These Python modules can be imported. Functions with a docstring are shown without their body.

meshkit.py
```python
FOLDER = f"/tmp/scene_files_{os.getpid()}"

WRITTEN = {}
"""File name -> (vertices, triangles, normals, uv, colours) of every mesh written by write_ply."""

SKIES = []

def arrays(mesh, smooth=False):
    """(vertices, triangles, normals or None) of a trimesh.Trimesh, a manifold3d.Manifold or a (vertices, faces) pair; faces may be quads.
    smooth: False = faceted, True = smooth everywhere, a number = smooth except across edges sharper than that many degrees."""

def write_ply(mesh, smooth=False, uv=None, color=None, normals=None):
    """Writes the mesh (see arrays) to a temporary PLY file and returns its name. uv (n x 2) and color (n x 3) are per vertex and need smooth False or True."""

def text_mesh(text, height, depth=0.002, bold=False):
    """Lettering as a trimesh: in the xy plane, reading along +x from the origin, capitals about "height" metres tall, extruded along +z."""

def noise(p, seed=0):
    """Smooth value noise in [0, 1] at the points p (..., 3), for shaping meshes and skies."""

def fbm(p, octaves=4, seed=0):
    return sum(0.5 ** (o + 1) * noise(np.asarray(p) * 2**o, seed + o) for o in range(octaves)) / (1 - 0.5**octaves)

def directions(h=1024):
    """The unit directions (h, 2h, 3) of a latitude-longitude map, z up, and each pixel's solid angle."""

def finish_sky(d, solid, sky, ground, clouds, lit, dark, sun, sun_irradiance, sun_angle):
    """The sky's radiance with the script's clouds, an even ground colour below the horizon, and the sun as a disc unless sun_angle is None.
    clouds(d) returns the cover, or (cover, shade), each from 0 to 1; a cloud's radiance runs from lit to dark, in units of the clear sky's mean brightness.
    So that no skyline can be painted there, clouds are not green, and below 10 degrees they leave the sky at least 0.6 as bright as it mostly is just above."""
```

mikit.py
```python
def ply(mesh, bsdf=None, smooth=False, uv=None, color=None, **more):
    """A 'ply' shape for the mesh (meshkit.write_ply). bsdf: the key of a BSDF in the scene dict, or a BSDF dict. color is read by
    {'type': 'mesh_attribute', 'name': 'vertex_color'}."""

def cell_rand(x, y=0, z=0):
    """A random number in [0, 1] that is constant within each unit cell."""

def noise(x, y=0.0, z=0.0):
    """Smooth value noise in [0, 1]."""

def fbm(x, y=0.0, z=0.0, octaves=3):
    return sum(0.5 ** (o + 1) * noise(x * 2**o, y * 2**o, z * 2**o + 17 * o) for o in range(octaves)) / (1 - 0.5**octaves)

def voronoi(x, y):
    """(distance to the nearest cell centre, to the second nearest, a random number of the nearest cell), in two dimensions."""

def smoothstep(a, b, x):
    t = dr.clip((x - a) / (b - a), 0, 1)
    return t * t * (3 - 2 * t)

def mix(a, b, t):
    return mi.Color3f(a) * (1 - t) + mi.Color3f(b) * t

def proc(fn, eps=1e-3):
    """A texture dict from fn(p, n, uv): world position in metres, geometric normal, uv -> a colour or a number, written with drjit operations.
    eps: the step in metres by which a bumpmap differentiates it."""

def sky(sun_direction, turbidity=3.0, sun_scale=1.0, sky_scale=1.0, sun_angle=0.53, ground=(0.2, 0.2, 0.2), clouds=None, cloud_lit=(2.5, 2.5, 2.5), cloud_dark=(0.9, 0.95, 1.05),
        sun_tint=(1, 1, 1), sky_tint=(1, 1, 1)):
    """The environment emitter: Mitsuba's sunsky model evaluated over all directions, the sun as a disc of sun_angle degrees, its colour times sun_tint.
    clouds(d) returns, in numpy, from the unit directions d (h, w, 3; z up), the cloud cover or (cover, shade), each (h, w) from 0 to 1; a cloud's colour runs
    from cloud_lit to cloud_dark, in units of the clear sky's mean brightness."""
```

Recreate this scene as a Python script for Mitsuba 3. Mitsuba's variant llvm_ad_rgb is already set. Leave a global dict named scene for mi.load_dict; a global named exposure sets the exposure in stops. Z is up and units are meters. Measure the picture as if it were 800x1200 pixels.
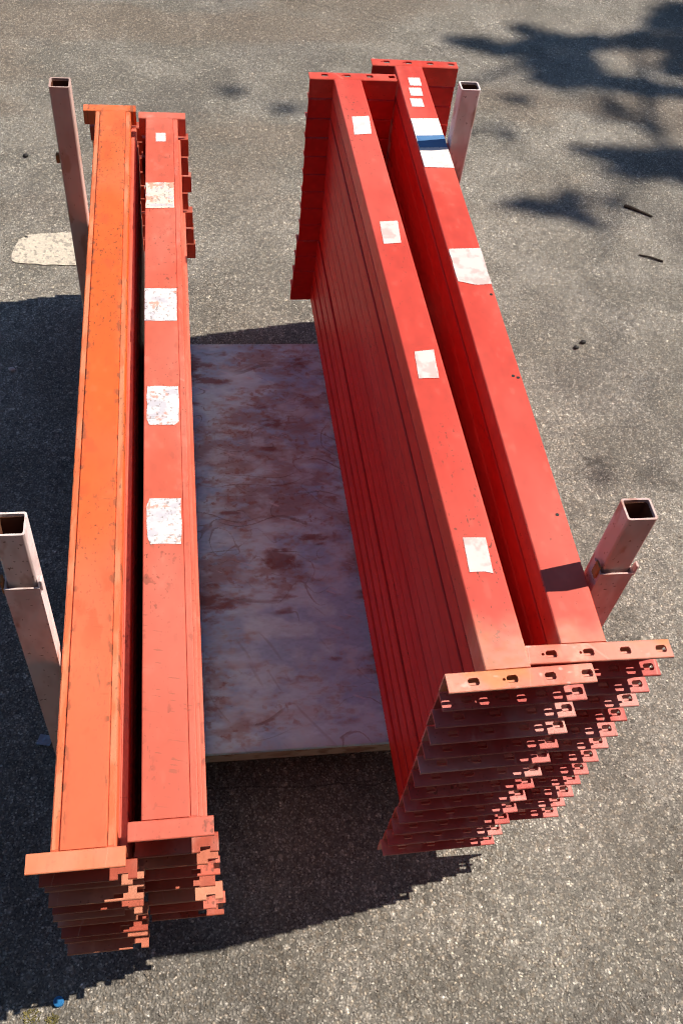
import math, random
import numpy as np, trimesh, mitsuba as mi, drjit as dr, mikit, meshkit
import manifold3d as m3
from shapely.geometry import Polygon
from mikit import noise, fbm, voronoi, cell_rand, smoothstep, mix

rng = np.random.default_rng(7)
random.seed(7)
T = mi.ScalarTransform4f
scene = {'type': 'scene'}
labels = {}

# ------------------------------------------------------------------ camera, light, exposure
EYE = np.array([0.0, 0.0, 2.20])
FWD = np.array([0.14867489, 0.61022338, -0.77815371])
DOWN = np.array([-0.03093264, -0.78364435, -0.62043913])
FOV = math.degrees(2 * math.atan(600 / 1127.477))
scene['camera'] = {'type': 'perspective', 'fov': FOV, 'fov_axis': 'y', 'near_clip': 0.05, 'far_clip': 500.0,
                   'to_world': T().look_at(origin=EYE.tolist(), target=(EYE + FWD).tolist(), up=(-DOWN).tolist()),
                   'film': {'type': 'hdrfilm', 'width': 682, 'height': 1024},
                   'sampler': {'type': 'independent', 'sample_count': 64}}
SUN = np.array([1.0, 0.19, 1.6])
scene['sky'] = mikit.sky(SUN.tolist(), turbidity=3, sky_scale=0.6, sun_tint=(0.97, 1.0, 1.12))
exposure = 2.0

# ------------------------------------------------------------------ materials
def rgb(*c):
    return {'type': 'rgb', 'value': list(c)}

def mat(name, fn, rough=0.5, spec=0.5, bump=None, bump_scale=0.001, **kw):
    b = {'type': 'principled', 'base_color': mikit.proc(fn) if callable(fn) else rgb(*fn), 'roughness': rough, 'specular': spec, **kw}
    if bump is not None:
        b = {'type': 'bumpmap', 'arbitrary': mikit.proc(bump, 1e-3), 'scale': bump_scale, 'bsdf': b}
    scene[name] = {'type': 'twosided', 'bsdf': b}
    return name

def paint(base, light, chip=(0.10, 0.035, 0.02), wear=0.5, seed=0.0):
    """Sun-bleached, scuffed and chipped enamel on steel."""
    def f(p, n, uv):
        x, y, z = p.x + seed, p.y, p.z
        big = fbm(x * 9, y * 3.2, z * 9, 3)
        fine = fbm(x * 60, y * 34, z * 60, 3)
        streak = noise(x * 150, y * 7, z * 150)
        c = mix(base, light, smoothstep(0.35, 0.72, big) * 0.75 + smoothstep(0.62, 0.85, fine) * 0.35)
        c = c * (0.84 + 0.22 * fine + 0.08 * streak * dr.maximum(n.z, 0))
        zone = smoothstep(0.42, 0.66, fbm(x * 7 + 3, y * 4.3 + seed, z * 7, 2))
        spot = smoothstep(0.735 - 0.05 * wear, 0.80 - 0.05 * wear, fbm(x * 260, y * 150, z * 260, 3))
        scr = smoothstep(0.955, 0.985, noise(x * 420, y * 26 + 9, z * 300)) * 0.6 * dr.maximum(n.z, 0)
        c = mix(c, chip, dr.clip(spot * (0.08 + 0.7 * zone) + scr * zone * wear, 0, 0.85))
        line = dr.abs(noise(x * 11 + 2 * noise(y * 3, x * 5), y * 4.2 + x * 5, z * 11) - 0.5)
        line2 = dr.abs(noise(x * 19 + 7, y * 2.6 - x * 8, z * 19) - 0.47)
        scuff = (smoothstep(0.012, 0.003, line) * smoothstep(0.50, 0.62, noise(x * 16 + 3, y * 9)) + smoothstep(0.008, 0.002, line2) * smoothstep(0.52, 0.64, noise(x * 13 + 8, y * 6 + 2))) * dr.maximum(n.z, 0)
        c = mix(c, mix(light, (0.66, 0.46, 0.38), 0.5), dr.clip(scuff, 0, 1) * (0.35 + 0.3 * fine))
        haze = smoothstep(0.55, 0.75, fbm(x * 30 + 5, y * 18, z * 20, 4)) * smoothstep(0.45, 0.6, fbm(x * 5, y * 3.4 + seed, z * 5, 2)) * dr.maximum(n.z, 0)
        c = mix(c, mix(light, (0.70, 0.50, 0.44), 0.45), haze * 0.45)
        dust = smoothstep(0.5, 0.8, fbm(x * 22, y * 22, z * 22, 3)) * dr.maximum(n.z, 0) * 0.10
        return mix(c, (0.45, 0.38, 0.32), dust)
    return f

def red_top(p, n, uv, f=paint((0.60, 0.062, 0.038), (0.67, 0.125, 0.088), wear=0.25)):
    e = smoothstep(0.80, 0.71, p.y + 0.10 * (fbm(p.x * 24, p.y * 24, p.z * 9, 3) - 0.5))
    return mix(f(p, n, uv), mix((0.62, 0.25, 0.10), (0.72, 0.40, 0.33), fbm(p.x * 70, p.y * 90, p.z * 20, 3)), e * 0.65)
mat('paint_red_end', red_top, rough=0.45)
mat('paint_red', paint((0.60, 0.062, 0.038), (0.67, 0.125, 0.088), wear=0.25), rough=0.42, spec=0.3)
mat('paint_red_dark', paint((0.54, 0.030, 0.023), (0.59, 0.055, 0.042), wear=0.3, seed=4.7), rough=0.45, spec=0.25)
def worn_fn(p, n, uv, f=paint((0.64, 0.13, 0.08), (0.74, 0.33, 0.24), chip=(0.30, 0.12, 0.05), wear=0.8, seed=9.3)):
    c = mix(f(p, n, uv), (0.62, 0.24, 0.075), smoothstep(0.50, 0.68, fbm(p.x * 17 + 2, p.y * 22, p.z * 8, 3)) * 0.8)
    return mix(c, (0.76, 0.50, 0.42), smoothstep(0.62, 0.75, fbm(p.x * 60, p.y * 80 + 3, p.z * 20, 3)) * 0.7)
mat('paint_red_worn', worn_fn, rough=0.55)
mat('paint_red_pale2', paint((0.50, 0.075, 0.062), (0.64, 0.22, 0.19), chip=(0.22, 0.08, 0.05), wear=1.0, seed=27.3), rough=0.55)
mat('paint_red_pale', paint((0.56, 0.105, 0.09), (0.71, 0.34, 0.30), chip=(0.25, 0.09, 0.05), wear=0.8, seed=15.1), rough=0.55)
def orange_top(p, n, uv, f=paint((0.74, 0.138, 0.028), (0.76, 0.20, 0.08), wear=0.9, seed=2.1)):
    near = smoothstep(1.55, 0.75, p.y + 0.5 * (fbm(p.x * 9, p.y * 5, 0.0, 3) - 0.5))
    c = mix(f(p, n, uv), (0.67, 0.155, 0.075), near * 0.8)
    cross = smoothstep(0.80, 0.90, noise(p.x * 32 + 3 * noise(p.y * 30), p.y * 260 + p.x * 30)) * smoothstep(0.50, 0.70, fbm(p.x * 12, p.y * 5.5 + 4, 0.0, 3))
    c = mix(c, (0.30, 0.10, 0.04), cross * 0.75)
    rub = smoothstep(0.52, 0.68, fbm(p.x * 42, p.y * 26, 2.0, 4)) * smoothstep(0.42, 0.6, fbm(p.x * 8, p.y * 4 + 9, 1.0, 3))
    c = mix(c, (0.50, 0.085, 0.03), rub * 0.42)
    ax = dr.abs(p.x + 0.190 - 0.0067 * (0.548 - p.y))
    c = mix(c, (0.26, 0.085, 0.04), smoothstep(0.022, 0.036, ax) * smoothstep(0.56, 0.70, fbm(p.x * 120, p.y * 60, 4.0, 4)) * 0.8)
    return mix(c, (0.13, 0.09, 0.05), smoothstep(1.0, 0.2, dr.abs((p.x + 0.178) / 0.007 + 0.6 * (p.y - 0.86) / 0.04) + dr.abs((p.y - 0.86) / 0.05)) * smoothstep(0.3, 0.6, fbm(p.x * 150, p.y * 90, 0.0, 3)) * 0.7)
mat('paint_orange', orange_top, rough=0.45)
def salmon_top(p, n, uv, f=paint((0.64, 0.125, 0.072), (0.68, 0.20, 0.14), wear=0.9, seed=6.4)):
    near = smoothstep(1.30, 0.85, p.y + 0.3 * (fbm(p.x * 12, p.y * 8, 0.0, 3) - 0.5))
    c = mix(f(p, n, uv), (0.58, 0.13, 0.085), near * 0.5)
    mark = smoothstep(0.64, 0.74, fbm(p.x * 75 + 0.8 * noise(p.y * 40), p.y * 48, 5.0, 4)) * smoothstep(0.40, 0.62, fbm(p.x * 9 + 4, p.y * 6, 2.0, 3)) * (0.25 + 0.75 * near)
    c = mix(c, (0.20, 0.07, 0.045), mark * 0.75)
    cross = smoothstep(0.84, 0.92, noise(p.x * 40, p.y * 230 + p.x * 50)) * smoothstep(0.52, 0.68, fbm(p.x * 11, p.y * 5 + 4, 1.0, 3))
    return mix(c, (0.30, 0.10, 0.06), cross * 0.5 * (0.3 + 0.7 * near))
mat('paint_salmon', salmon_top, rough=0.48)
mat('paint_salmon_pale', paint((0.50, 0.15, 0.085), (0.66, 0.32, 0.20), wear=1.0, seed=18.8), rough=0.55)
mat('paint_orange_pink', paint((0.72, 0.17, 0.065), (0.72, 0.27, 0.15), wear=1.0, seed=22.5), rough=0.55)
mat('paint_brick', paint((0.40, 0.075, 0.04), (0.46, 0.12, 0.07), wear=1.0, seed=12.2), rough=0.5)

def rim_fn(p, n, uv):
    f = fbm(p.x * 50, p.y * 14, p.z * 50, 3)
    c = mix((0.60, 0.15, 0.055), (0.60, 0.24, 0.12), smoothstep(0.4, 0.65, f))
    return mix(c, (0.16, 0.06, 0.03), smoothstep(0.66, 0.78, fbm(p.x * 220, p.y * 90, p.z * 220, 3)) * 0.6)
mat('rubbed_edge', rim_fn, rough=0.5)

def primer_fn(p, n, uv):
    f = fbm(p.x * 26, p.y * 26, p.z * 9, 4)
    c = mix((0.60, 0.50, 0.48), (0.74, 0.66, 0.65), smoothstep(0.35, 0.65, f))
    c = mix(c, (0.38, 0.18, 0.12), smoothstep(0.60, 0.74, fbm(p.x * 34 + 5, p.y * 34, p.z * 13, 4)) * 0.75)
    return mix(c, (0.14, 0.055, 0.03), smoothstep(0.70, 0.80, fbm(p.x * 190, p.y * 190, p.z * 120, 3)) * 0.7)
mat('post_primer', primer_fn, rough=0.6)
mat('post_primer_red', lambda p, n, uv: mix(primer_fn(p, n, uv), (0.55, 0.20, 0.15), 0.15 + 0.35 * smoothstep(0.45, 0.6, fbm(p.x * 22, p.y * 22, p.z * 6, 3))), rough=0.6)
mat('post_primer_brown', lambda p, n, uv: mix(primer_fn(p, n, uv), (0.42, 0.25, 0.19), 0.5 + 0.25 * fbm(p.x * 15, p.y * 15, p.z * 5, 3)), rough=0.65)
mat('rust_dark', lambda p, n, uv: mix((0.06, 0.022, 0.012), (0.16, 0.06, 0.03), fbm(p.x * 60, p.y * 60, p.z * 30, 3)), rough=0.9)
mat('rust', lambda p, n, uv: mix((0.22, 0.075, 0.03), (0.42, 0.20, 0.07), fbm(p.x * 60, p.y * 60, p.z * 60, 3)), rough=0.85)

def deck_fn(p, n, uv):
    x, y = p.x, p.y
    wx = x + 0.03 * noise(x * 14, y * 14)
    a = fbm(wx * 4.5, y * 10, 1.0, 4)
    b = fbm(wx * 22 + 7, y * 60, 2.0, 4)
    fine = fbm(x * 90, y * 150, 5.0, 3)
    c = mix((0.32, 0.60, 0.82), (0.48, 0.82, 0.97), smoothstep(0.38, 0.62, fbm(x * 13, y * 18 + 4, 0.0, 4)))
    rust = smoothstep(0.43, 0.64, a * 0.50 + b * 0.30 + fine * 0.20)
    c = mix(c, (0.27, 0.20, 0.165), rust * 0.72)
    spots = smoothstep(0.58, 0.74, fbm(x * 70, y * 85, 8.0, 4)) * smoothstep(0.4, 0.6, a)
    c = mix(c, (0.26, 0.14, 0.10), spots * 0.6)
    pale = smoothstep(0.50, 0.80, fbm(x * 17 + 50, y * 20, 6.0, 4) + 0.12 * (fine - 0.5))
    c = mix(c, (0.54, 0.85, 0.98), pale * 0.55)
    deep = smoothstep(0.62, 0.80, fbm(wx * 9 + 31, y * 22 + 5, 0.0, 4) + 0.10 * (fine - 0.5))
    c = mix(c, (0.17, 0.065, 0.045), deep * 0.8)
    crk = smoothstep(0.020, 0.004, dr.abs(noise(x * 16 + 3 * noise(x * 5, y * 7), y * 30 + 2 * noise(x * 20, y * 9)) - 0.5)) * smoothstep(0.42, 0.6, noise(x * 8 + 2, y * 6))
    c = mix(c, (0.16, 0.10, 0.085), crk * 0.5)
    s1 = smoothstep(0.86, 0.95, noise(x * 7 + 2.0 * noise(x * 8, y * 5), y * 130 + 9 * noise(x * 9, y * 7))) * smoothstep(0.42, 0.56, noise(x * 6, y * 5))
    s2 = smoothstep(0.88, 0.96, noise(x * 90 + y * 60 + 5 * noise(x * 5, y * 5), y * 11)) * smoothstep(0.5, 0.6, noise(x * 5 + 4, y * 4))
    s3 = smoothstep(0.90, 0.97, noise(x * 12 - y * 9, y * 150 + x * 70)) * smoothstep(0.5, 0.62, noise(x * 5 + 9, y * 4 + 3))
    c = mix(c, (0.13, 0.085, 0.075), dr.clip(s1 + 0.4 * s2, 0, 1) * 0.55)
    c = mix(c, (0.72, 0.74, 0.78), s3 * 0.45)
    edge = smoothstep(0.05, 0.0, y - 0.904) * 0.35 + smoothstep(0.03, 0.0, 2.254 - y) * 0.4
    c = mix(c, (0.24, 0.18, 0.14), edge * fine * 1.6)
    return c * (0.84 + 0.30 * fine)
mat('deck_paint', deck_fn, rough=0.55)
mat('deck_edge', lambda p, n, uv: mix((0.34, 0.29, 0.22), (0.20, 0.13, 0.09), smoothstep(0.4, 0.7, fbm(p.x * 30, p.y * 30, p.z * 40, 3))), rough=0.65)

mat('paper_white', lambda p, n, uv: mix((0.80, 0.77, 0.76), (0.70, 0.62, 0.62), smoothstep(0.5, 0.75, fbm(p.x * 70, p.y * 70, 0.0, 3))), rough=0.6)
mat('paper_grey', lambda p, n, uv: mix((0.74, 0.64, 0.62), (0.62, 0.47, 0.45), smoothstep(0.45, 0.7, fbm(p.x * 60, p.y * 60, 3.0, 3))), rough=0.65)
mat('paper_blue', lambda p, n, uv: mix((0.06, 0.18, 0.40), (0.09, 0.23, 0.46), fbm(p.x * 40, p.y * 60, 0.0, 3)), rough=0.55)

def peeled(seed, cut, pale=(0.70, 0.70, 0.72)):
    def f(p, n, uv):
        a = fbm(p.x * 130 + seed, p.y * 130, 0.0, 4)
        edge = fbm(p.x * 34 + seed, p.y * 34, 3.0, 2)
        c = mix(pale, (0.50, 0.51, 0.58), smoothstep(0.48, 0.70, fbm(p.x * 46, p.y * 60 + seed, 0.0, 3)) * 0.75)
        c = mix(c, (0.66, 0.30, 0.20), smoothstep(cut, cut + 0.10, a * 0.6 + edge * 0.4) * 0.8)
        c = mix(c, (0.30, 0.29, 0.30), smoothstep(0.80, 0.90, noise(p.x * 70 + 9, p.y * 420 + seed)) * smoothstep(0.45, 0.6, edge) * 0.5)
        return mix(c, (0.22, 0.15, 0.13), smoothstep(0.66, 0.76, fbm(p.x * 210, p.y * 180 + seed, 0.0, 3)) * 0.7)
    return f
mat('paper_peeled', peeled(1.0, 0.60), rough=0.65)
mat('paper_scraped', peeled(5.0, 0.52, (0.74, 0.67, 0.58)), rough=0.7)

def asphalt_parts(p):
    wx = p.x + 0.004 * noise(p.x * 90, p.y * 90)
    wy = p.y + 0.004 * noise(p.x * 90 + 40, p.y * 90)
    d1, d2, r = voronoi(wx * 165, wy * 165)
    e1, e2, q = voronoi(wx * 340 + 11, wy * 340 + 5)
    return d1, d2, r, e1, e2, q

def asphalt_fn(p, n, uv):
    d1, d2, r, e1, e2, q = asphalt_parts(p)
    patch = fbm(p.x * 1.3 + 3, p.y * 1.3, 0.0, 4)
    mid = fbm(p.x * 7, p.y * 7, 0.0, 4)
    c = mix((0.285, 0.278, 0.244), (0.360, 0.352, 0.312), smoothstep(0.35, 0.65, mid))
    c = c * (0.82 + 0.36 * patch)
    oil = smoothstep(0.60, 0.74, fbm(p.x * 3.1 + 21, p.y * 3.1, 4.0, 4))
    c = mix(c, (0.15, 0.145, 0.14), oil * 0.3)
    sand = smoothstep(0.50, 0.66, fbm(p.x * 1.1 + 9.3, p.y * 3.1 + 0.4, 0.0, 4)) * smoothstep(2.8, 3.8, p.y)
    c = mix(c, (0.25, 0.205, 0.158), sand * 0.5)
    stone = smoothstep(0.52, 0.30, d1)
    tone = 0.54 + 0.92 * r * r + 0.9 * smoothstep(0.965, 0.99, r) * 0.7
    c1 = c * dr.lerp(mi.Float(0.56), tone, stone)
    warm = mix((1.0, 1.0, 1.0), (1.06, 0.99, 0.92), smoothstep(0.6, 0.9, cell_rand(r * 997, 3)))
    c1 = c1 * warm
    c1 = c1 * (0.70 + 0.60 * q)
    g1, g2, gr = voronoi(p.x * 62 + 3, p.y * 62)
    c1 = c1 * dr.lerp(mi.Float(1.0), 0.68 + 0.70 * gr, smoothstep(0.55, 0.35, g1))
    c1 = c1 * (1 + 0.45 * smoothstep(0.94, 0.97, gr) * smoothstep(0.40, 0.25, g1))
    crack = smoothstep(0.006, 0.0015, dr.abs(noise(p.x * 1.7 + 0.5 * noise(p.x * 9, p.y * 9), p.y * 1.7 + 5) - 0.5)) * smoothstep(0.55, 0.7, noise(p.x * 0.9 + 4, p.y * 0.9))
    c1 = c1 * (1 - 0.45 * crack)
    tyre = smoothstep(0.52, 0.66, fbm(p.x * 0.9 + 2.0 * p.y, p.y * 6 - p.x * 0.8, 7.0, 3)) * smoothstep(0.4, 0.6, fbm(p.x * 5, p.y * 5, 3.0, 3))
    c1 = c1 * (1 - 0.10 * tyre)
    spark = smoothstep(0.975, 0.99, q) * smoothstep(0.5, 0.25, e1)
    c1 = mix(c1, (0.55, 0.54, 0.52), spark * 0.8)
    pit = smoothstep(0.90, 0.97, cell_rand(q * 531, 8)) * smoothstep(0.5, 0.3, e1)
    return mix(c1, (0.035, 0.032, 0.03), pit * 0.75)

def asphalt_bump(p, n, uv):
    d1, d2, r, e1, e2, q = asphalt_parts(p)
    return (0.35 + 0.65 * r) * smoothstep(0.65, 0.15, d1) + 0.35 * q * smoothstep(0.6, 0.2, e1)
mat('asphalt', asphalt_fn, rough=0.85, spec=0.25, bump=asphalt_bump, bump_scale=0.0028)

def road_paint_fn(p, n, uv):
    d1, d2, r, e1, e2, q = asphalt_parts(p)
    m = fbm(p.x * 30, p.y * 30, 0.0, 3)
    c = mix((0.58, 0.54, 0.44), (0.68, 0.63, 0.52), m) * (0.85 + 0.22 * r) * (0.90 + 0.2 * q)
    return mix(c, (0.15, 0.135, 0.11), smoothstep(0.58, 0.70, fbm(p.x * 95, p.y * 95, 2.0, 3)) * 0.5)
mat('road_paint', road_paint_fn, rough=0.8, spec=0.3, bump=asphalt_bump, bump_scale=0.0015)

mat('grit', lambda p, n, uv: mix((0.16, 0.145, 0.12), (0.44, 0.41, 0.37), dr.square(cell_rand(p.x * 60, p.y * 60))), rough=0.8)
mat('cladding', lambda p, n, uv: mix((0.07, 0.08, 0.085), (0.10, 0.11, 0.115), fbm(p.x * 3, p.y * 3, p.z, 3)), rough=0.6)
mat('dock_concrete', lambda p, n, uv: mix((0.09, 0.088, 0.083), (0.13, 0.126, 0.118), fbm(p.x * 4, p.y * 4, p.z * 4, 4)), rough=0.85)
mat('dock_door', (0.16, 0.16, 0.16), rough=0.6)
mat('bark', lambda p, n, uv: mix((0.07, 0.05, 0.035), (0.16, 0.12, 0.09), fbm(p.x * 20, p.y * 20, p.z * 5, 3)), rough=0.9)
mat('leaf', lambda p, n, uv: mix((0.035, 0.075, 0.02), (0.07, 0.12, 0.03), noise(p.x * 9, p.y * 9, p.z * 9)), rough=0.6)
mat('weed', lambda p, n, uv: mix((0.13, 0.12, 0.04), (0.20, 0.18, 0.06), noise(p.x * 120, p.y * 120, p.z * 120)), rough=0.7)
mat('blue_plastic', (0.02, 0.17, 0.42), rough=0.35)
mat('scrap_paper', (0.30, 0.35, 0.44), rough=0.7)
mat('pale_stone', (0.60, 0.56, 0.55), rough=0.8)
mat('black_stone', (0.015, 0.014, 0.013), rough=0.6)
mat('dead_wood', lambda p, n, uv: mix((0.025, 0.018, 0.012), (0.06, 0.042, 0.028), noise(p.x * 200, p.y * 200, p.z * 200)), rough=0.85)

# ------------------------------------------------------------------ helpers
def put(key, mesh, bsdf, smooth=False, xf=None):
    d = mikit.ply(mesh, bsdf, smooth=smooth)
    if xf is not None:
        d['to_world'] = xf
    scene[key] = d
    return d

def put_copy(key, d, xf, bsdf=None):
    d = dict(d)
    d['to_world'] = xf
    if bsdf:
        d['bsdf'] = {'type': 'ref', 'id': bsdf}
    scene[key] = d

def tag(key, label, cat=None, group=None, kind=None):
    labels[key] = {k: v for k, v in (('label', label), ('category', cat), ('group', group), ('kind', kind)) if v}

def loft_y(profile, ys, warp=None):
    """Closed profile (x, z), counter-clockwise seen from -y, swept along y with caps."""
    P = np.asarray(profile, float)
    n = len(P)
    rows = []
    for k, y in enumerate(ys):
        q = np.column_stack([P[:, 0], np.full(n, y), P[:, 1]])
        if warp is not None:
            q = warp(q)
        rows.append(q)
    V = np.vstack(rows)
    F = []
    for k in range(len(ys) - 1):
        for i in range(n):
            j = (i + 1) % n
            a, b, c, d = k * n + i, k * n + j, (k + 1) * n + j, (k + 1) * n + i
            F += [[a, b, c], [a, c, d]]
    poly = Polygon(P)
    pv, pf = trimesh.creation.triangulate_polygon(poly, engine='earcut')
    idx = [int(np.argmin(((P - q) ** 2).sum(1))) for q in pv]
    for f in pf:
        t = [idx[i] for i in f]
        a, b, c = P[t[0]], P[t[1]], P[t[2]]
        if (b[0] - a[0]) * (c[1] - a[1]) - (b[1] - a[1]) * (c[0] - a[0]) < 0:
            t = t[::-1]
        F.append(t)
        F.append([x + (len(ys) - 1) * n for x in t[::-1]])
    m = trimesh.Trimesh(V, np.array(F), process=False)
    return m

def rounded_rect(w, h, r, seg=3, x0=0.0, z0=0.0):
    pts = []
    for cx, cz, a0 in ((w / 2 - r, -h / 2 + r, -90), (w / 2 - r, h / 2 - r, 0), (-w / 2 + r, h / 2 - r, 90), (-w / 2 + r, -h / 2 + r, 180)):
        for k in range(seg + 1):
            a = math.radians(a0 + 90 * k / seg)
            pts.append((x0 + cx + r * math.cos(a), z0 + cz + r * math.sin(a)))
    return pts

def from_manifold(m):
    q = m.to_mesh()
    return trimesh.Trimesh(np.array(q.vert_properties[:, :3]), np.array(q.tri_verts), process=False)

def block(w, d, h, r=0.003, at=(0, 0, 0)):
    """Box with rounded edges, its centre at `at`."""
    r = min(r, w / 2.2, d / 2.2, h / 2.2)
    s = m3.Manifold.sphere(r, 8)
    parts = [s.translate([sx * (w / 2 - r), sy * (d / 2 - r), sz * (h / 2 - r)]) for sx in (-1, 1) for sy in (-1, 1) for sz in (-1, 1)]
    return from_manifold(m3.Manifold.batch_hull(parts).translate(list(at)))

# ------------------------------------------------------------------ ground
g = trimesh.Trimesh([[-120, -120, 0], [120, -120, 0], [120, 120, 0], [-120, 120, 0]], [[0, 1, 2], [0, 2, 3]], process=False)
put('ground', g, 'asphalt')
tag('ground', 'worn grey asphalt yard with coarse pale aggregate', kind='structure')

def sheet(points, z, thick, wobble=0.0, step=0.01, seed=1):
    P = Polygon(points).segmentize(step)
    pts = np.array(P.exterior.coords)[:-1]
    if wobble:
        q = np.column_stack([pts, np.full(len(pts), 0.3)])
        pts = pts + wobble * 2 * np.column_stack([meshkit.fbm(q * 40, 3, seed) - 0.5, meshkit.fbm(q * 40, 3, seed + 9) - 0.5])
    m = trimesh.creation.extrude_polygon(Polygon(pts).buffer(0), thick, engine='earcut')
    m.apply_translation([0, 0, z])
    return m

K = 2.20 / 2.15      # the survey of the ground was made 5 cm too high
put('painted_marking', sheet([(K * a, K * b) for a, b in [(-0.575, 2.812), (-0.36, 2.797), (-0.352, 2.985), (-0.47, 2.985), (-0.555, 2.975), (-0.588, 2.945), (-0.605, 2.85), (-0.597, 2.822)]], 0.0008, 0.0032, 0.007, 0.012), 'road_paint')
tag('painted_marking', 'worn blunt end of an off-white painted line on the asphalt', kind='structure')

# ------------------------------------------------------------------ post pallet
DZ = 0.182          # deck top
pal = 'post_pallet'
tag(pal, 'scuffed pale steel post pallet with four square corner posts, carrying the beam stacks', 'pallet')
XL, XR, YN, YF = -0.2435, 0.651, 0.913, 2.254
put(pal + '__deck', block(XR - XL, YF - YN, 0.012, 0.003, ((XL + XR) / 2, (YN + YF) / 2, DZ - 0.006)), 'deck_paint', 30)
labels[pal + '__deck'] = {'label': 'pale grey deck sheet, scratched and stained with rust'}
rim = []
for (a, b, c, d) in ((XL + .004, XR - .004, YN + 0.002, YN + 0.030), (XL + .004, XR - .004, YF - 0.030, YF - 0.002)):
    rim.append(((b - a), (d - c), ((a + b) / 2, (c + d) / 2)))
for (a, b) in ((XL + .003, XL + 0.03), (XR - 0.03, XR - .003)):
    rim.append((b - a, YF - YN - 0.066, ((a + b) / 2, (YN + YF) / 2)))
for i, (w, d, c) in enumerate(rim):
    put(pal + '__rim' + ('_%03d' % i if i else ''), block(w, d, 0.038, 0.003, (c[0], c[1], DZ - 0.0125 - 0.019)), 'deck_edge', 30)
for i, x in enumerate((-0.12, 0.55)):
    put(pal + '__skid' + ('_%03d' % i if i else ''), block(0.09, 1.25, 0.130, 0.004, (x, (YN + YF) / 2, 0.0655)), 'deck_edge', 30)

PT = 1.040
def post_mesh(w, d, z0, z1, t=0.0035):
    outer = m3.CrossSection([rounded_rect(w, d, 0.005)])
    inner = m3.CrossSection([rounded_rect(w - 2 * t, d - 2 * t, 0.003)])
    m = m3.Manifold.extrude(outer - inner, z1 - z0).translate([0, 0, z0])
    return from_manifold(m)

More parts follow.
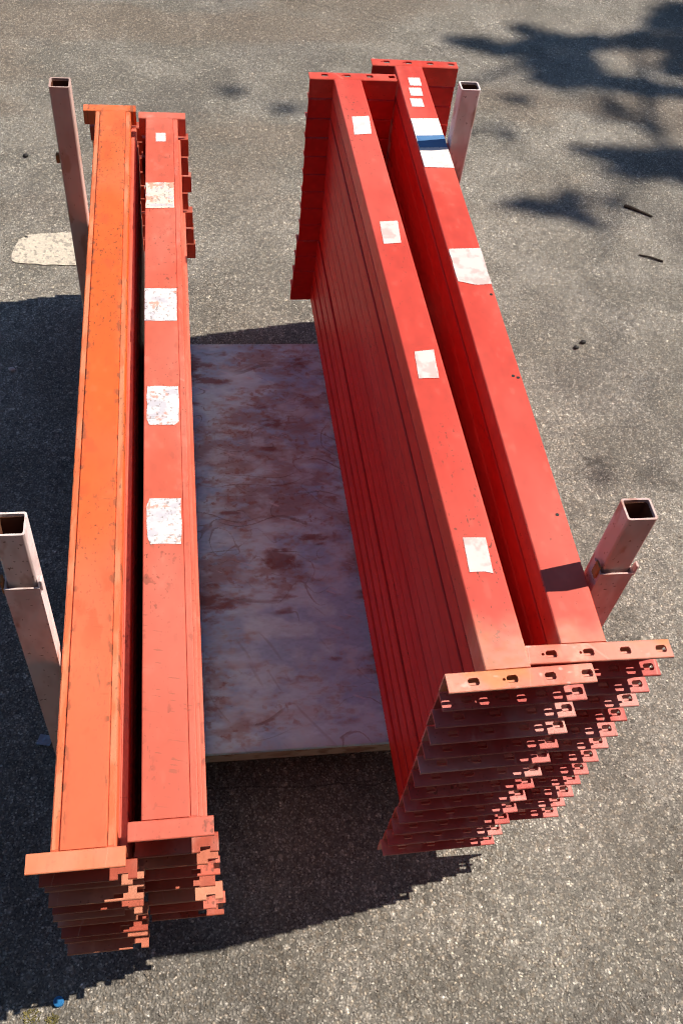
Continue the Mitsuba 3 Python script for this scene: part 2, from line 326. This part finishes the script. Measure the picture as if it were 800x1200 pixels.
posts = [(-0.2775, 2.178, 0.047, 0.044, 'post_primer_brown', False, PT), (-0.2715, 0.907, 0.046, 0.044, 'post_primer', True, PT),
         (0.6820, 0.866, 0.050, 0.043, 'post_primer_red', True, 1.080), (0.6790, 2.175, 0.048, 0.040, 'post_primer', False, 1.068)]
names = ['brown far left post', 'pale near left post', 'reddish near right post', 'pinkish far right post']
for i, (x, y, w, d, m, sock, pt) in enumerate(posts):
    k = pal + '__post' + ('_%03d' % i if i else '')
    PX = T().translate([x, y, pt]) @ T().rotate([0, 1, 0], -0.6 if i == 0 else 0.0) @ T().translate([0, 0, -pt])
    put(k, post_mesh(w, d, 0.002, pt), m, 30, PX)
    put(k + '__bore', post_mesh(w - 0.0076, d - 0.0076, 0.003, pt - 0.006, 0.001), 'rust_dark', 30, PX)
    labels[k] = {'label': names[i]}
    # lug on the outer side the post to the deck
    if sock:
        # lower sleeve: a U of sheet round the front of the post, its mouth at z = .865
        zt = 0.913 if i == 1 else 0.945
        U = [(-w / 2 - 0.0045, 0.004), (-w / 2 - 0.0045, -d / 2 - 0.0085), (w / 2 + 0.0035, -d / 2 - 0.0085), (w / 2 + 0.0035, -0.006),
             (w / 2 + 0.0005, -0.006), (w / 2 + 0.0005, -d / 2 - 0.0055), (-w / 2 - 0.0015, -d / 2 - 0.0055), (-w / 2 - 0.0015, 0.004)]
        s = from_manifold(m3.Manifold.extrude(m3.CrossSection([U]), zt - 0.004).translate([0, 0, 0.004]))
        put(k + '__sleeve', s, m, False, PX)
        put(k + '__ear', block(0.004, 0.016, 0.032, 0.0015, (-w / 2 - 0.0072, -d / 2 + 0.004, zt - 0.002)), 'rust', False, PX)
        put(k + '__ear_001', block(0.0045, 0.012, 0.026, 0.0015, (w / 2 + 0.0062, -d / 2 - 0.001, zt + 0.004)), m, False, PX)
    else:
        put(k + '__lug', block(0.010, 0.014, 0.022, 0.002, (-w / 2 - 0.0055, 0, 0.850)), 'rust', 30, PX)

# ------------------------------------------------------------------ rack beams
def red_profile(w, h):
    """Box section with rounded corners."""
    r = 0.0042
    pts = rounded_rect(w, h, r, 3, 0, -h / 2)
    return pts

def lipped_profile(w, h, left, right):
    """Box section whose top has a rubbed lip along one or both edges, set off by a groove."""
    hw, r = w / 2, 0.004
    out = [(-hw + r, -h), (hw - r, -h), (hw - r * .3, -h + r * .3), (hw, -h + r)]
    L, G, D = 0.0125, 0.0018, 0.0015
    if right:
        out += [(hw, -0.0028 - r * .6), (hw - r * .25, -0.0028 - .1 * r), (hw - r * .8, -0.0028), (hw - L, -0.0028), (hw - L - .0004, -0.0028 - D), (hw - L - G, -0.0028 - D), (hw - L - G - .0004, -0.0009), (hw - L - G - .0015, 0.0)]
    else:
        out += [(hw, -r), (hw - r * .3, -r * .3), (hw - r, 0)]
    if left:
        out += [(-hw + L + G + .0015, 0.0), (-hw + L + G + .0004, -0.0009), (-hw + L + G, -0.0028 - D), (-hw + L + .0004, -0.0028 - D), (-hw + L, -0.0028), (-hw + r * .8, -0.0028), (-hw + r * .25, -0.0028 - .1 * r), (-hw, -0.0028 - r * .6)]
    else:
        out += [(-hw + r, 0), (-hw + r * .3, -r * .3), (-hw, -r)]
    out += [(-hw, -h + r), (-hw + r * .3, -h + r * .3)]
    return out

def hole_shape():
    a = [(-0.0075, -0.0062), (0.0070, -0.0066), (0.0092, -0.003), (0.0092, 0.0035), (0.0068, 0.0066), (-0.006, 0.0062), (-0.0088, 0.003), (-0.0088, -0.003)]
    return a

def connector(L, off, fd, hp, t=0.004, holes=(), pins=(), notches=()):
    """L-shaped end plate: upright plate against the beam end (y from -t to 0), flange reaching out to -fd at the top (z = 0)."""
    r = 0.0045
    prof = [(0, -hp), (0, -r)]
    prof += [(-r + r * math.cos(a), -r + r * math.sin(a)) for a in np.radians([30, 60, 90])]
    prof += [(-fd + .0012, 0), (-fd, -.0012), (-fd, -t), (-t - 0.002, -t), (-t, -t - 0.002), (-t, -hp)]
    cs = m3.CrossSection([prof[::-1]])
    if cs.area() <= 0:
        cs = m3.CrossSection([prof])
    m = m3.Manifold.extrude(cs, L)          # profile in (y,z), extruded along local z -> x
    m = m.transform([[0, 0, 1, off - L / 2], [1, 0, 0, 0], [0, 1, 0, 0]])
    for x in holes:
        h = m3.Manifold.extrude(m3.CrossSection([hole_shape()]), 0.05).translate([off - L / 2 + x, -fd * 0.54, -0.025])
        m = m - h
    for x in pins:
        h = m3.Manifold.cylinder(0.05, 0.0026, 0.0026, 10).translate([off - L / 2 + x, -fd * 0.54, -0.025])
        m = m - h
    for (x0, x1, y0, y1) in notches:
        b = m3.Manifold.cube([x1 - x0, y1 - y0, 0.05]).translate([off - L / 2 + x0, -fd + y0, -0.025])
        m = m - b
    parts = [from_manifold(m)]
    for x in holes:                         # the hooks pressed down out of the holes
        parts.append(block(0.0300, 0.0042, 0.013, 0.0008, (off - L / 2 + x - 0.001, -fd * 0.54, -0.0135)))
    return trimesh.util.concatenate(parts)

def flip_y(m):
    m = m.copy()
    m.vertices[:, 1] *= -1
    m.faces = m.faces[:, ::-1]
    return m

HOLES = (0.0415, 0.103, 0.1645, 0.2245)
ORD = ['topmost', 'second from the top', 'third from the top', 'fourth from the top', 'fifth from the top', 'sixth from the top', 'seventh from the top',
       'eighth from the top', 'ninth from the top', 'tenth from the top', 'eleventh from the top', 'twelfth from the top', 'lowest']
counter = {}
def new_key(base):
    n = counter.get(base, 0)
    counter[base] = n + 1
    return base if n == 0 else '%s_%03d' % (base, n)

def stack(kind, word, where, group, near, far, ztop, n, w, body_mesh, conn_variants, mats, conn_mats, jit, far_top='paint_red'):
    (x0, y0), (x1, y1) = near, far
    yaw = math.degrees(math.atan2(x1 - x0, y1 - y0))
    Ln = math.hypot(x1 - x0, y1 - y0)
    pitch = (ztop - DZ - 0.002) / n
    body = mikit.ply(body_mesh(w, pitch - 0.0034, Ln), mats[0], smooth=25)
    cn = [mikit.ply(c, conn_mats[0], smooth=25) for c in conn_variants]
    cf = [mikit.ply(flip_y(c), conn_mats[0], smooth=25) for c in conn_variants]
    keys = []
    for k in range(n):
        key = new_key(kind)
        keys.append(key)
        dx, dy, dr_ = jit(k)
        z = ztop - pitch * k
        xf = T().translate([x0 + dx, y0 + dy, z]) @ T().rotate([0, 0, 1], -yaw + dr_)
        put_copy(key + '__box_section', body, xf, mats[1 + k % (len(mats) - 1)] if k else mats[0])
        v = 0 if k == 0 else (k % len(conn_variants))
        cm = conn_mats[0] if k == 0 else conn_mats[1 + (k * 7 + 3) % (len(conn_mats) - 1)]
        put_copy(key + '__end_connector', cn[v], xf, cm)
        v2 = 0 if k == 0 else ((k * 3 + 1) % len(conn_variants))
        put_copy(key + '__end_connector_001', cf[v2], xf @ T().translate([0, Ln, 0]), far_top if k == 0 else mats[1])
        o = 'lowest' if k == n - 1 else ORD[k]
        tag(key, f'{word}, {o} in {where}', 'rack beam', group)
    return keys

def red_body(w, h, Ln):
    return loft_y(red_profile(w, h), np.linspace(0, Ln, 2))

J = np.random.default_rng(21)
jc = [(0, 0, 0)] + [(J.uniform(-.0013, .0013) - (0.0 if k < 9 else 0.003 * (k - 8)), J.uniform(-.0018, .0012) - 0.0009 * k, J.uniform(-.02, .02)) for k in range(1, 13)]
jd = [(0, 0, 0)] + [(J.uniform(-.002, .002), J.uniform(-.0018, .0018), J.uniform(-.03, .03)) for k in range(1, 13)]
conC = connector(0.237, 0.017, 0.0345, 0.0545, holes=HOLES, pins=(0.090,))
conD = connector(0.242, 0.021, 0.0345, 0.0545, holes=HOLES, pins=(0.090, 0.028))
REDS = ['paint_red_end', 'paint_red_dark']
RCON = ['paint_red_worn', 'paint_red_pale', 'paint_red_pale2', 'paint_red_pale']
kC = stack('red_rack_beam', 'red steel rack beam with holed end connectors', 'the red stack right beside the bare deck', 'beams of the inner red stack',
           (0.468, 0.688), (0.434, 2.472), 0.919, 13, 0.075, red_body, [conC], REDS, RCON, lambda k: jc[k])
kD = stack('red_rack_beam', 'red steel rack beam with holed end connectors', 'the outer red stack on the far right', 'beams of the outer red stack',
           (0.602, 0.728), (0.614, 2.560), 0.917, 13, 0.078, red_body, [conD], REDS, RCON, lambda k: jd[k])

def orange_body(w, h, Ln):
    return loft_y(lipped_profile(w, h, True, True), [0, Ln])
def salmon_body(w, h, Ln):
    return loft_y(lipped_profile(w, h, False, True), [0, Ln])

ja = [(0, 0, 0)] + [(J.uniform(0.0, .003) + (0.013 if k < 5 else 0.008), J.uniform(-.006, .003), J.uniform(-.03, .03)) for k in range(1, 11)]
jb = [(0, 0, 0)] + [(J.uniform(-.001, .003) + (0.012 if k >= 5 else 0.005 * (k % 2)), J.uniform(-.005, .003), J.uniform(-.03, .03)) for k in range(1, 9)]
def notched(L, off, hp):
    return [connector(L, off, 0.033, hp),
            connector(L, off, 0.033, hp, notches=((L - .030, L - .014, -.002, .009),)),
            connector(L + .006, off + .003, 0.031, hp, notches=((L - .012, L + .014, -.002, .008),)),
            connector(L + .003, off + .0015, 0.033, hp, notches=((L - .046, L - .030, .004, .012), (L - .008, L + .008, .010, .020)))]
kA = stack('orange_rack_beam', 'weathered orange rack beam with rubbed lips along both edges', 'the outermost stack on the left', 'beams of the outer orange stack',
           (-0.190, 0.548), (-0.2045, 2.708), 0.677, 10, 0.100, orange_body, notched(0.150, -0.010, 0.0445), ['paint_orange', 'paint_brick', 'paint_salmon'],
           ['paint_orange_pink', 'paint_salmon_pale', 'paint_brick', 'paint_salmon_pale'], lambda k: ja[k], 'paint_orange')
kB = stack('salmon_rack_beam', 'faded salmon orange rack beam with one lipped edge', 'the stack just left of the bare deck', 'beams of the inner salmon stack',
           (-0.0565, 0.583), (-0.065, 2.663), 0.684, 8, 0.091, salmon_body, notched(0.134, 0.0015, 0.056), ['paint_salmon', 'paint_brick', 'paint_salmon'],
           ['paint_salmon', 'paint_salmon', 'paint_brick', 'paint_salmon_pale'], lambda k: jb[k], 'paint_salmon')

# rubbed lips of the two top orange beams
def lip(key, near, far, xa, xb, z, name, m_='rubbed_edge'):
    (x0, y0), (x1, y1) = near, far
    yaw = math.degrees(math.atan2(x1 - x0, y1 - y0))
    Ln = math.hypot(x1 - x0, y1 - y0)
    m = trimesh.creation.box([xb - xa, Ln - 0.004, 0.0012])
    m.apply_translation([(xa + xb) / 2, Ln / 2, 0])
    put(name, m, m_, False, T().translate([x0, y0, z]) @ T().rotate([0, 0, 1], -yaw))
lip(kA[0], (-0.190, 0.548), (-0.2045, 2.708), -0.0474, -0.0378, 0.677 - 0.0025, kA[0] + '__lip')
lip(kA[0], (-0.190, 0.548), (-0.2045, 2.708), 0.0378, 0.0474, 0.677 - 0.0025, kA[0] + '__lip_001')
lip(kB[0], (-0.0565, 0.583), (-0.065, 2.663), 0.0333, 0.0429, 0.684 - 0.0025, kB[0] + '__lip', 'paint_salmon')

# paper stickers on the top beams: (beam, corner points, material, label)
def sticker(key, n, pts, z, m, label, wob=0.001):
    k = key + '__sticker' + ('_%03d' % n if n else '')
    put(k, sheet(pts, z, 0.0007, wob, 0.006, seed=n + 3), m)
    if label:
        labels[k] = {'label': label}
    return k
zC, zD, zB = 0.9194, 0.9174, 0.6844
C1, D1, B1 = kC[0], kD[0], kB[0]
sticker(C1, 0, [(.422, 2.283), (.467, 2.289), (.462, 2.205), (.418, 2.199)], zC, 'paper_white', 'clean white square sticker')
sticker(C1, 1, [(.430, 1.837), (.472, 1.841), (.468, 1.759), (.427, 1.755)], zC, 'paper_grey', 'pinkish faded sticker')
sticker(C1, 2, [(.439, 1.405), (.479, 1.410), (.475, 1.329), (.434, 1.328)], zC, 'paper_grey', 'pinkish faded sticker with smudges')
sticker(C1, 3, [(.446, .941), (.485, .939), (.483, .865), (.470, .869), (.443, .869)], zC, 'paper_grey', 'faded sticker nearest the near end')
for i, y in enumerate((2.475, 2.421, 2.366)):
    xc = 0.618 - 0.006 * i
    sticker(D1, i, [(xc - .0165, y - .021), (xc + .0165, y - .020), (xc + .0165, y + .021), (xc - .0165, y + .020)], zD, 'paper_white', 'small white square sticker in a row of three')
s = sticker(D1, 3, [(.5755, 2.287), (.6495, 2.291), (.6485, 2.064), (.5738, 2.065)], zD, 'paper_white', 'large white sticker with a blue band across it', 0.0006)
put(s + '__blue_band', sheet([(.576, 2.204), (.649, 2.210), (.6485, 2.155), (.5755, 2.150)], zD + 0.0009, 0.0004), 'paper_blue')
sticker(D1, 4, [(.573, 1.741), (.6465, 1.746), (.6455, 1.620), (.612, 1.616), (.572, 1.628)], zD, 'paper_grey', 'blank faded white sticker', 0.0014)
sticker(B1, 0, [(-.081, 2.582), (-.054, 2.583), (-.054, 2.539), (-.081, 2.538)], zB, 'paper_white', 'tiny white sticker')
sticker(B1, 1, [(-.1065, 2.335), (-.0325, 2.338), (-.0335, 2.221), (-.1065, 2.219)], zB, 'paper_scraped', 'half scraped off sticker', 0.003)
sticker(B1, 2, [(-.1060, 1.892), (-.0305, 1.892), (-.0315, 1.774), (-.1055, 1.774)], zB, 'paper_peeled', 'dirty white sticker', 0.002)
sticker(B1, 3, [(-.0985, 1.556), (-.0310, 1.555), (-.0310, 1.448), (-.042, 1.438), (-.094, 1.440), (-.0995, 1.46)], zB, 'paper_peeled', 'white sticker with torn corners', 0.0022)
sticker(B1, 4, [(-.092, 1.239), (-.030, 1.236), (-.0305, 1.123), (-.090, 1.124), (-.0965, 1.145), (-.0985, 1.215)], zB, 'paper_peeled', 'white sticker with rounded torn corners', 0.0022)

# small open punchings in the top of the outer red beam
for i, (x, y) in enumerate(((0.637, 1.585), (0.6275, 1.335), (0.6365, 1.330), (0.626, 0.985))):
    c = trimesh.creation.cylinder(0.0033, 0.0012, sections=12)
    c.apply_translation([x, y, zD - 0.0002])
    put(D1 + '__rivet' + ('_%03d' % i if i else ''), c, 'black_stone')

# ------------------------------------------------------------------ the yard building behind the camera
bld = 'warehouse'
tag(bld, 'dark corrugated warehouse behind the place the stacks are looked at from', 'building')
bw = [(-9.0, -2.6, 4.6, 0, 6.5), (3.4, 9.0, 0, 0, 6.5)]
ribs = []
for k in range(90):
    ribs.append((-9.0 + k * 0.2, 0.0)); ribs += [(-9.0 + k * 0.2 + 0.08, 0.0), (-9.0 + k * 0.2 + 0.10, 0.035), (-9.0 + k * 0.2 + 0.18, 0.035)]
outline = [(x, -1.6 + y) for x, y in ribs] + [(9.0, -1.6), (9.0, -1.9), (-9.0, -1.9)]
wl = trimesh.creation.extrude_polygon(Polygon(outline), 6.4, engine='earcut')
put(bld + '__wall', wl, 'cladding')
put(bld + '__roof', block(18.6, 6.0, 0.25, 0.03, (0, -4.3, 6.55)), 'cladding', 30)
dock = block(17.6, 1.69, 0.86, 0.02, (0, -0.752, 0.43))
put('loading_dock', dock, 'dock_concrete', 30)
tag('loading_dock', 'raised dark concrete loading dock from which the stacks are seen', kind='structure')
put(bld + '__door', block(3.2, 0.06, 3.4, 0.01, (-4.5, -1.52, 2.57)), 'dock_door', 30)

# ------------------------------------------------------------------ small things on the ground
def stone_mesh(r, seed, flat=0.6):
    m = trimesh.creation.icosphere(subdivisions=1, radius=1.0)
    v = m.vertices * (0.75 + 0.5 * meshkit.noise(m.vertices * 1.3 + 7, seed))[:, None]
    m.vertices = v * [r, r * 0.8, r * flat]
    return m

grit = []
for i in range(1500):
    y = 0.3 + 4.7 * rng.random() ** 1.3
    x = rng.uniform(-0.7, 0.9 + 0.36 * y)
    if XL - .05 < x < XR + .08 and YN - .02 < y < YF + .02:
        continue
    r = 0.0012 + 0.0030 * rng.random() ** 3
    m = trimesh.creation.icosphere(subdivisions=0, radius=r)
    m.vertices *= rng.uniform(0.6, 1.3, 3) * [1, 1, 0.7]
    m.apply_transform(trimesh.transformations.rotation_matrix(rng.uniform(0, 6.28), [0, 0, 1]))
    m.apply_translation([x, y, r * 0.35])
    grit.append(m)
put('loose_grit', trimesh.util.concatenate(grit), 'grit')
tag('loose_grit', 'loose pale grit scattered over the asphalt', kind='stuff')

def twig(points, r0, r1):
    P = np.array(points) * [K, K, 1]
    rad = np.linspace(r0, r1, len(P))
    parts = []
    for a, b, ra, rb in zip(P[:-1], P[1:], rad[:-1], rad[1:]):
        sa = m3.Manifold.sphere(ra, 8).translate(a.tolist())
        sb = m3.Manifold.sphere(rb, 8).translate(b.tolist())
        parts.append(m3.Manifold.batch_hull([sa, sb]))
    return from_manifold(m3.Manifold.batch_boolean(parts, m3.OpType.Add))

put('fallen_twig', twig([(1.748, 3.206, .006), (1.768, 3.192, .007), (1.80, 3.170, .006), (1.838, 3.140, .005)], 0.0075, 0.004), 'dead_wood', 40)
tag('fallen_twig', 'short dark twig lying on the sunlit asphalt, the thicker of two', 'twig')
put('fallen_twig_001', twig([(1.705, 2.889, .004), (1.742, 2.874, .006), (1.785, 2.850, .005)], 0.0030, 0.0045), 'dead_wood', 40)
tag('fallen_twig_001', 'thin dark twig sliver lying on the asphalt below the thicker twig', 'twig')
for i, (x, y, r) in enumerate(((1.306, 2.369, .010), (1.338, 2.396, .011))):
    put('black_pebble' + ('_001' if i else ''), stone_mesh(r, 40 + i, 0.7), 'black_stone', True, T().translate([K * x, K * y, r * 0.45]))
tag('black_pebble', 'small black pebble, the left one of a pair on the asphalt right of the beams', 'pebble', 'pair of black pebbles')
tag('black_pebble_001', 'small black pebble, the right one of a pair on the asphalt right of the beams', 'pebble', 'pair of black pebbles')
put('pale_pebble', stone_mesh(0.011, 51), 'pale_stone', True, T().translate([-0.565, 2.338, 0.005]))
for i, (x, y, q) in enumerate(((-0.606, 3.47, 0.011), (-0.562, 2.96, 0.007))):
    put('dark_stone' + ('_001' if i else ''), stone_mesh(q, 60 + i, 0.6), 'black_stone', True, T().translate([K * x, K * y, q * 0.4]))
tag('dark_stone', 'small dark stone on bare asphalt left of the brown far left post', 'stone')
tag('dark_stone_001', 'tiny dark stone lying on the off-white painted line end', 'stone')
tag('pale_pebble', 'pale pebble lying in the shadow left of the orange beams', 'pebble')

cap = trimesh.creation.revolve(np.array([[0.0, 0.012], [0.0105, 0.012], [0.0125, 0.0105], [0.0130, 0.0], [0.0115, 0.0], [0.0112, 0.0098], [0.0, 0.0098]]), sections=28)
put('bottle_cap', cap, 'blue_plastic', 30, T().translate([-0.3075, 0.480, 0.0]) @ T().scale(0.82))
tag('bottle_cap', 'blue plastic bottle cap on the ground at the edge of the shadow', 'bottle cap')

N = 7
gx, gy = np.meshgrid(np.linspace(-1, 1, N), np.linspace(-1, 1, N), indexing='ij')
pz = 0.006 * meshkit.fbm(np.stack([gx * 1.6, gy * 1.6, gx * 0 + 4], -1), 3) + 0.002
top = np.stack([gx * 0.016 + 0.004 * gy, gy * 0.013 - 0.003 * gx, pz], -1).reshape(-1, 3)
F = []
for a in range(N - 1):
    for b in range(N - 1):
        i = a * N + b
        F += [[i, i + N, i + N + 1], [i, i + N + 1, i + 1]]
F = np.array(F)
scrap = trimesh.Trimesh(np.vstack([top, top - [0, 0, 0.0006]]), np.vstack([F, F[:, ::-1] + N * N]), process=False)
put('paper_scrap', scrap, 'scrap_paper', False, T().translate([-0.374, 1.058, 0.0008]))
tag('paper_scrap', 'crumpled bluish paper scrap on the shaded ground beside the near left post', 'paper scrap')

def weed(cx, cy, n, R, seed):
    r = np.random.default_rng(seed)
    V, F = [], []
    for k in range(n):
        a, q = r.uniform(0, 6.283), R * r.random() ** 0.7
        b = np.array([cx + q * math.cos(a), cy + q * math.sin(a) * 0.7, 0.0005])
        d = np.array([math.cos(a + r.normal(0, .7)), math.sin(a + r.normal(0, .7)), r.uniform(0.3, 1.3)])
        d /= np.linalg.norm(d)
        s = np.cross(d, [0, 0, 1.0]); s /= np.linalg.norm(s)
        l, w = r.uniform(.003, .008), r.uniform(.0008, .0018)
        i = len(V)
        V += [b, b + d * l * .5 + s * w, b + d * l + [0, 0, -.1 * l], b + d * l * .5 - s * w]
        F += [[i, i + 1, i + 2], [i, i + 2, i + 3]]
    return trimesh.Trimesh(np.array(V), np.array(F), process=False)
put('weed_tuft', weed(-0.360, 0.457, 110, 0.019, 1), 'weed')
tag('weed_tuft', 'low yellowish moss tuft on the asphalt, in the near left corner', 'weed')
put('weed_tuft_001', weed(-0.318, 0.448, 80, 0.012, 2), 'weed')
tag('weed_tuft_001', 'small yellow-green moss tuft right of the corner tuft, below the blue cap', 'weed')

# ------------------------------------------------------------------ tree beyond the right edge, whose crown throws the dappled shade
def tube(P, R, sides=8):
    P = np.asarray(P, float)
    t = np.gradient(P, axis=0); t /= np.linalg.norm(t, axis=1, keepdims=True)
    a = np.cross(t, [0.3, 0.9, 0.1]); a /= np.linalg.norm(a, axis=1, keepdims=True)
    b = np.cross(t, a)
    ang = np.arange(sides) * 2 * math.pi / sides
    V = (P[:, None] + np.asarray(R)[:, None, None] * (np.cos(ang)[None, :, None] * a[:, None] + np.sin(ang)[None, :, None] * b[:, None])).reshape(-1, 3)
    F = []
    for i in range(len(P) - 1):
        for j in range(sides):
            k = (j + 1) % sides
            F += [[i * sides + j, i * sides + k, (i + 1) * sides + k], [i * sides + j, (i + 1) * sides + k, (i + 1) * sides + j]]
    return trimesh.Trimesh(V, np.array(F), process=False)

def bend(a, b, n=7, sag=0.25, seed=0):
    r = np.random.default_rng(seed)
    a, b = np.array(a, float), np.array(b, float)
    s = np.linspace(0, 1, n)[:, None]
    P = a + (b - a) * s + np.array([0, 0, 1.0]) * sag * np.sin(s * math.pi)
    P[1:-1] += r.normal(0, 0.04, (n - 2, 3))
    return P

tr = np.random.default_rng(5)
LV, LF = [], []
def leaves(c, R, n):
    for _ in range(n):
        d = tr.normal(size=3); d /= np.linalg.norm(d)
        p = np.asarray(c) + d * R * tr.random() ** 0.5
        u = tr.normal(size=3); u /= np.linalg.norm(u)
        w = np.cross(u, tr.normal(size=3)); w /= np.linalg.norm(w)
        l, h = tr.uniform(.03, .055), tr.uniform(.014, .026)
        i = len(LV)
        LV.extend([p - u * l, p + w * h, p + u * l, p - w * h])
        LF.extend([[i, i + 1, i + 2], [i, i + 2, i + 3]])
CL = [  # low clumps on the drooping outer sprays: (x, y) where their shade falls, radius, leaves, how far up the sun's ray
    (1.29, 4.56, .06, 14, 5.2), (1.39, 4.53, .09, 40, 5.2), (1.49, 4.48, .09, 45, 5.3), (1.66, 4.70, .07, 28, 5.3), (1.66, 4.48, .14, 110, 5.3), (1.78, 4.60, .12, 90, 5.3),
    (1.74, 4.36, .13, 110, 5.2), (1.66, 4.21, .09, 50, 5.2), (1.90, 4.56, .11, 80, 5.4), (1.86, 4.36, .12, 90, 5.3), (1.77, 4.20, .10, 75, 5.2), (2.05, 4.60, .10, 60, 5.4),
    (1.95, 4.22, .10, 70, 5.3), (2.05, 4.19, .09, 60, 5.3), (2.23, 4.61, .10, 65, 5.5), (2.36, 4.64, .10, 65, 5.5), (2.16, 4.15, .09, 60, 5.4), (2.27, 4.15, .09, 55, 5.4),
    (2.36, 4.37, .12, 90, 5.5), (2.47, 4.55, .13, 90, 5.6), (2.60, 4.97, .16, 130, 5.7), (2.47, 4.84, .12, 80, 5.6), (2.62, 4.60, .16, 120, 5.7), (2.42, 4.15, .10, 60, 5.5),
    (1.68, 3.62, .06, 14, 4.9), (1.76, 3.59, .07, 22, 4.9), (1.85, 3.58, .09, 50, 5.0), (1.86, 3.47, .09, 55, 5.0), (1.96, 3.57, .10, 65, 5.0), (1.99, 3.50, .08, 45, 5.0), (2.10, 3.56, .11, 70, 5.1), (2.08, 3.43, .09, 50, 5.1), (2.24, 3.50, .12, 80, 5.1),
    (1.26, 3.20, .05, 12, 4.6), (1.34, 3.21, .07, 34, 4.6), (1.41, 3.18, .07, 30, 4.6), (1.52, 3.27, .06, 26, 4.7), (1.49, 3.16, .07, 36, 4.7), (1.54, 3.10, .05, 22, 4.7),
    (0.20, 4.01, .045, 16, 6.2), (0.16, 4.02, .04, 8, 6.2), (0.41, 3.87, .055, 16, 6.2), (1.46, 4.02, .08, 12, 5.1), (1.30, 3.75, .12, 10, 5.0), (2.2, 3.1, .12, 14, 4.8), (1.9, 3.95, .10, 12, 5.1),
    (1.95, 2.28, .10, 10, 4.5), (1.22, 1.79, .10, 4, 4.3), (1.38, 1.77, .08, 3, 4.3)]
hubs = {}
tips = []
for (x, y, R, n, t) in CL:
    c = np.array([K * x, K * y, 0]) + SUN * (t + 2.6) * (1.13 / 1.6)
    leaves(c, R, int(n * 2.1))
    tips.append(c)
def up_ray(x, y, z):
    t = z / 1.13
    return np.array([(x - t) * K, (y - 0.18 * t) * K, 0]) + SUN * (t + 2.6) * (1.13 / 1.6)
base_top = up_ray(10.4, 7.0, 4.6)
# crown bulk, away from the frame
bulk = []
for _ in range(70):
    d = tr.normal(size=3); d /= np.linalg.norm(d)
    c = up_ray(10.9, 7.4, 7.0) + d * np.array([1.9, 1.9, 1.6]) * tr.random() ** 0.4
    leaves(c, tr.uniform(.25, .42), 110)
    bulk.append(c)
put('shade_tree__crown', trimesh.Trimesh(np.array(LV), np.array(LF), process=False), 'leaf')
trunk = tube([base_top * [1, 1, 0] + q for q in ((.12, .1, -.05), (.1, .08, .4), (.05, .04, 2.6), (.02, 0, 5.2))] + [base_top], [.36, .28, .23, .19, .14], 14)
put('shade_tree__trunk', trunk, 'bark', True)
limbs = []
hub = [up_ray(*h) for h in ((8.2, 5.9, 6.3), (7.3, 4.7, 5.9), (6.6, 4.1, 5.5), (6.9, 4.9, 6.9), (6.0, 3.0, 5.1))]
prev = [base_top, None, None, None, None]
put_l = []
limbs.append(tube(bend(base_top, hub[0], seed=1), np.linspace(.09, .05, 7)))
limbs.append(tube(bend(hub[0], hub[1], seed=2), np.linspace(.045, .022, 7)))
limbs.append(tube(bend(hub[1], hub[2], seed=3), np.linspace(.020, .010, 7)))
limbs.append(tube(bend(hub[0], hub[3], seed=4), np.linspace(.035, .012, 7)))
limbs.append(tube(bend(hub[2], hub[4], seed=5), np.linspace(.012, .007, 7)))
for i, c in enumerate(tips):
    h = hub[int(np.argmin([np.linalg.norm(c - q) for q in hub]))]
    limbs.append(tube(bend(h, c, 5, 0.05, 10 + i), np.linspace(.007, .002, 5), 5))
for i, c in enumerate(bulk[:30]):
    limbs.append(tube(bend(base_top, c, 6, 0.1, 100 + i), np.linspace(.05, .01, 6), 6))
put('shade_tree__limb', trimesh.util.concatenate(limbs), 'bark', True)
labels['shade_tree__limb'] = {'label': 'limbs and twigs of the tree', 'kind': 'stuff'}
tag('shade_tree', 'leafy tree beyond the right edge, throwing dappled shade over the asphalt', 'tree')
